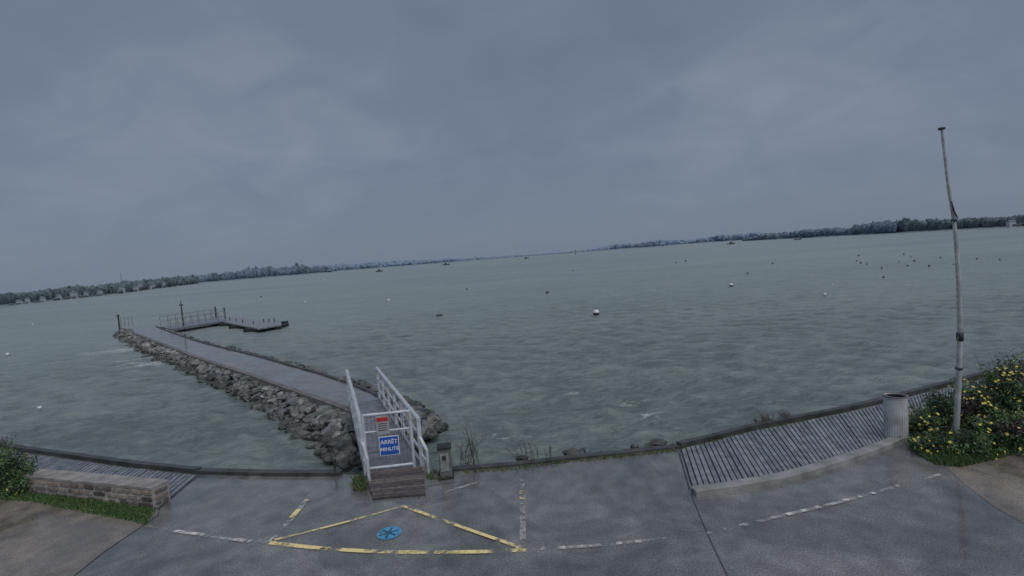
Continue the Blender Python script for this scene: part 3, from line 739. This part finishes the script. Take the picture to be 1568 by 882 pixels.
# ------------------------------------------------------------------ far shores
treem=[mat("tree_near_haze",(0.115,0.15,0.175),0.95,0.30,0.25,spec=0.05,col2=(0.145,0.185,0.20)),mat("tree_mid_haze",(0.155,0.20,0.255),0.95,0.18,0.1,spec=0.05),mat("tree_far_haze",(0.215,0.275,0.36),0.95,0.08,0.05,spec=0.05)]  # distance haze painted in as paler, bluer foliage colours
bank=mat("shore_bank_haze",(0.18,0.215,0.23),0.9,0.3,0.1,spec=0.05); bankf=mat("shore_bank_far_haze",(0.18,0.23,0.29),0.95,0.15,0.03,spec=0.05)  # banks carry the same painted-in haze tint
def interp(x,tab):
    xs=[t[0] for t in tab]; ys=[t[1] for t in tab]; return float(np.interp(x,xs,ys))
def shore(name,x0,x1,Dt,Tt,step,mi,var=0.35):
    b=B(); x=x0
    while x<x1:
        D=math.exp(interp(x,[(t,math.log(d)) for t,d in Dt])); T=interp(x,Tt)
        for lay in range(3):
            Dd=D*(1.02+0.05*lay)+5; kk=Dd/F
            env=0.80+0.7*mn.noise(Vector((x*0.045,lay*3.3,mi*7.7)))+0.3*mn.noise(Vector((x*0.18,lay*1.3,mi)))
            top=CAM_H+T*kk*min(1.15,env)*random.uniform(1-var,1.0)
            px=x+random.uniform(-step,step); q=P(px,hor(px),Dd)
            hgt=max(0.8*kk,(top-WZ)); rw=kk*random.uniform(1.6,6.0)
            b.blob((q.x,q.y,WZ+hgt*0.48),rw,rw,hgt*0.52,0,2,0.22,1.2)
            for _ in range(2):
                s2=kk*random.uniform(1.0,2.2)
                b.blob((q.x+rw*random.uniform(-1,1),q.y-rw*.4,WZ+hgt*random.uniform(.45,.92)),s2,s2,min(s2,hgt*.3),0,1,0.3,2)
        x+=step
    vs=[];fs=[];xs=np.linspace(x0-8,x1+4,80)
    for i,xx in enumerate(xs):
        D=math.exp(interp(xx,[(t,math.log(d)) for t,d in Dt])); p0=P(xx,hor(xx),D); hb=max(0.5,1.6*D/F)
        e_=min(1,max(0.0,min(i,79-i)/6))
        p1=P(xx,hor(xx),D*1.02+2); p2=P(xx,hor(xx),D*1.25+30)
        vs+=[(p0.x,p0.y,WZ-.3),(p1.x,p1.y,WZ-.3+(hb+.3)*e_),(p2.x,p2.y,WZ-.3+(hb*1.5+.3)*e_)]
    for i in range(79):
        for k in range(2): fs.append((3*i+k,3*i+3+k,3*i+4+k,3*i+1+k))
    b.add(vs,fs,1)
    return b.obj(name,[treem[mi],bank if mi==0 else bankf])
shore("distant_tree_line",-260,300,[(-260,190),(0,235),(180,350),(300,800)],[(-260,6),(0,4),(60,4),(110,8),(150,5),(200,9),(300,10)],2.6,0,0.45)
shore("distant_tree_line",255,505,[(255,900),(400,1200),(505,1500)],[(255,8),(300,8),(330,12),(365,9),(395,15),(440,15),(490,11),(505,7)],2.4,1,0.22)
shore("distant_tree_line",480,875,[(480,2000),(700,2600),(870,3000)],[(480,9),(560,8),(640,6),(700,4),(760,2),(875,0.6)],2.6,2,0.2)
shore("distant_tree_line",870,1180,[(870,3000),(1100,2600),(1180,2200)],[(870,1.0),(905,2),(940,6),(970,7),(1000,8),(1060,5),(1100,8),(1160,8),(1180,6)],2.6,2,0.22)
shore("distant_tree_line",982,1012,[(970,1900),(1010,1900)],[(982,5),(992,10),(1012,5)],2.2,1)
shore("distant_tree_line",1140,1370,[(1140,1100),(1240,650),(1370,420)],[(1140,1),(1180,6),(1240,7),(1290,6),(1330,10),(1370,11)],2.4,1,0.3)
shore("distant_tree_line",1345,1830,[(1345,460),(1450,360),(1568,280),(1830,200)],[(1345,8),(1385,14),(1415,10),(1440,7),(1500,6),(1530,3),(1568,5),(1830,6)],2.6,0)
hm=[mat("house_render",(0.42,0.47,0.52),0.8,0.1,0.5,spec=0.1),mat("slate_roof",(0.15,0.18,0.21),0.8,0.2,0.5,spec=0.2),mat("window_dark",(0.14,0.16,0.18),0.5)]
for px_,wpx,lift in [(28,7,2),(41,5,3),(64,6,2),(90,5,3),(112,8,4),(131,5,3),(152,6,3),(186,7,4),(205,9,3),(214,6,5),(231,9,3),(247,8,4),(1548,10,4)]:
    tab=[(-260,190),(0,235),(180,350),(300,800)] if px_<400 else [(1340,460),(1450,360),(1568,280),(1830,200)]
    D=math.exp(interp(px_,[(t,math.log(d)) for t,d in tab]))*0.985; k=D/F; q=P(px_,hor(px_),D); Lw=wpx*k; Wd=Lw*.6
    zb=WZ+lift*k*1.6; hh=random.uniform(2.2,3.2)*k; rh=random.uniform(1.5,2.4)*k; zt=zb+hh
    hs=empty("house"); b=B(); b.box((q.x,q.y,(zt+WZ-.3)/2),Lw,Wd,zt-WZ+.3,0)
    b.obj("walls",hm[0:1],hs)
    b=B()
    vs=[(q.x-Lw*.54,q.y-Wd*.58,zt),(q.x+Lw*.54,q.y-Wd*.58,zt),(q.x+Lw*.54,q.y+Wd*.58,zt),(q.x-Lw*.54,q.y+Wd*.58,zt),(q.x-Lw*.5,q.y,zt+rh),(q.x+Lw*.5,q.y,zt+rh)]
    b.add(vs,[(0,1,5,4),(2,3,4,5),(0,4,3),(1,2,5),(3,2,1,0)],0); b.box((q.x+Lw*.35,q.y,zt+rh),Lw*.09,Wd*.2,rh*.6,0); b.obj("roof",hm[1:2],hs)
    b=B()
    for i in range(3): b.box((q.x-Lw*.3+i*Lw*.3,q.y-Wd*.5-.02,zt-hh*.5),Lw*.12,.06,hh*.4,0)
    b.obj("windows",hm[2:3],hs)
    b=B()
    for _ in range(9):
        s2=k*random.uniform(1.0,2.4); b.blob((q.x+random.uniform(-1.1,1.1)*Lw,q.y-Wd-random.random()*2,WZ+k*lift*random.uniform(.4,.8)),s2,s2,k*lift*random.uniform(.4,.8),0,2,0.3,1.6)
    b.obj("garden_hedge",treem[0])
p=P(187,hor(187),380); b=B(); b.tube((p.x,p.y,0),(p.x,p.y,CAM_H+21*380/F),0.22,0.1,n=6)
for z in (12,16,19): b.tube((p.x-1.0,p.y,CAM_H+z*380/F),(p.x+1.0,p.y,CAM_H+z*380/F),.08,n=5)
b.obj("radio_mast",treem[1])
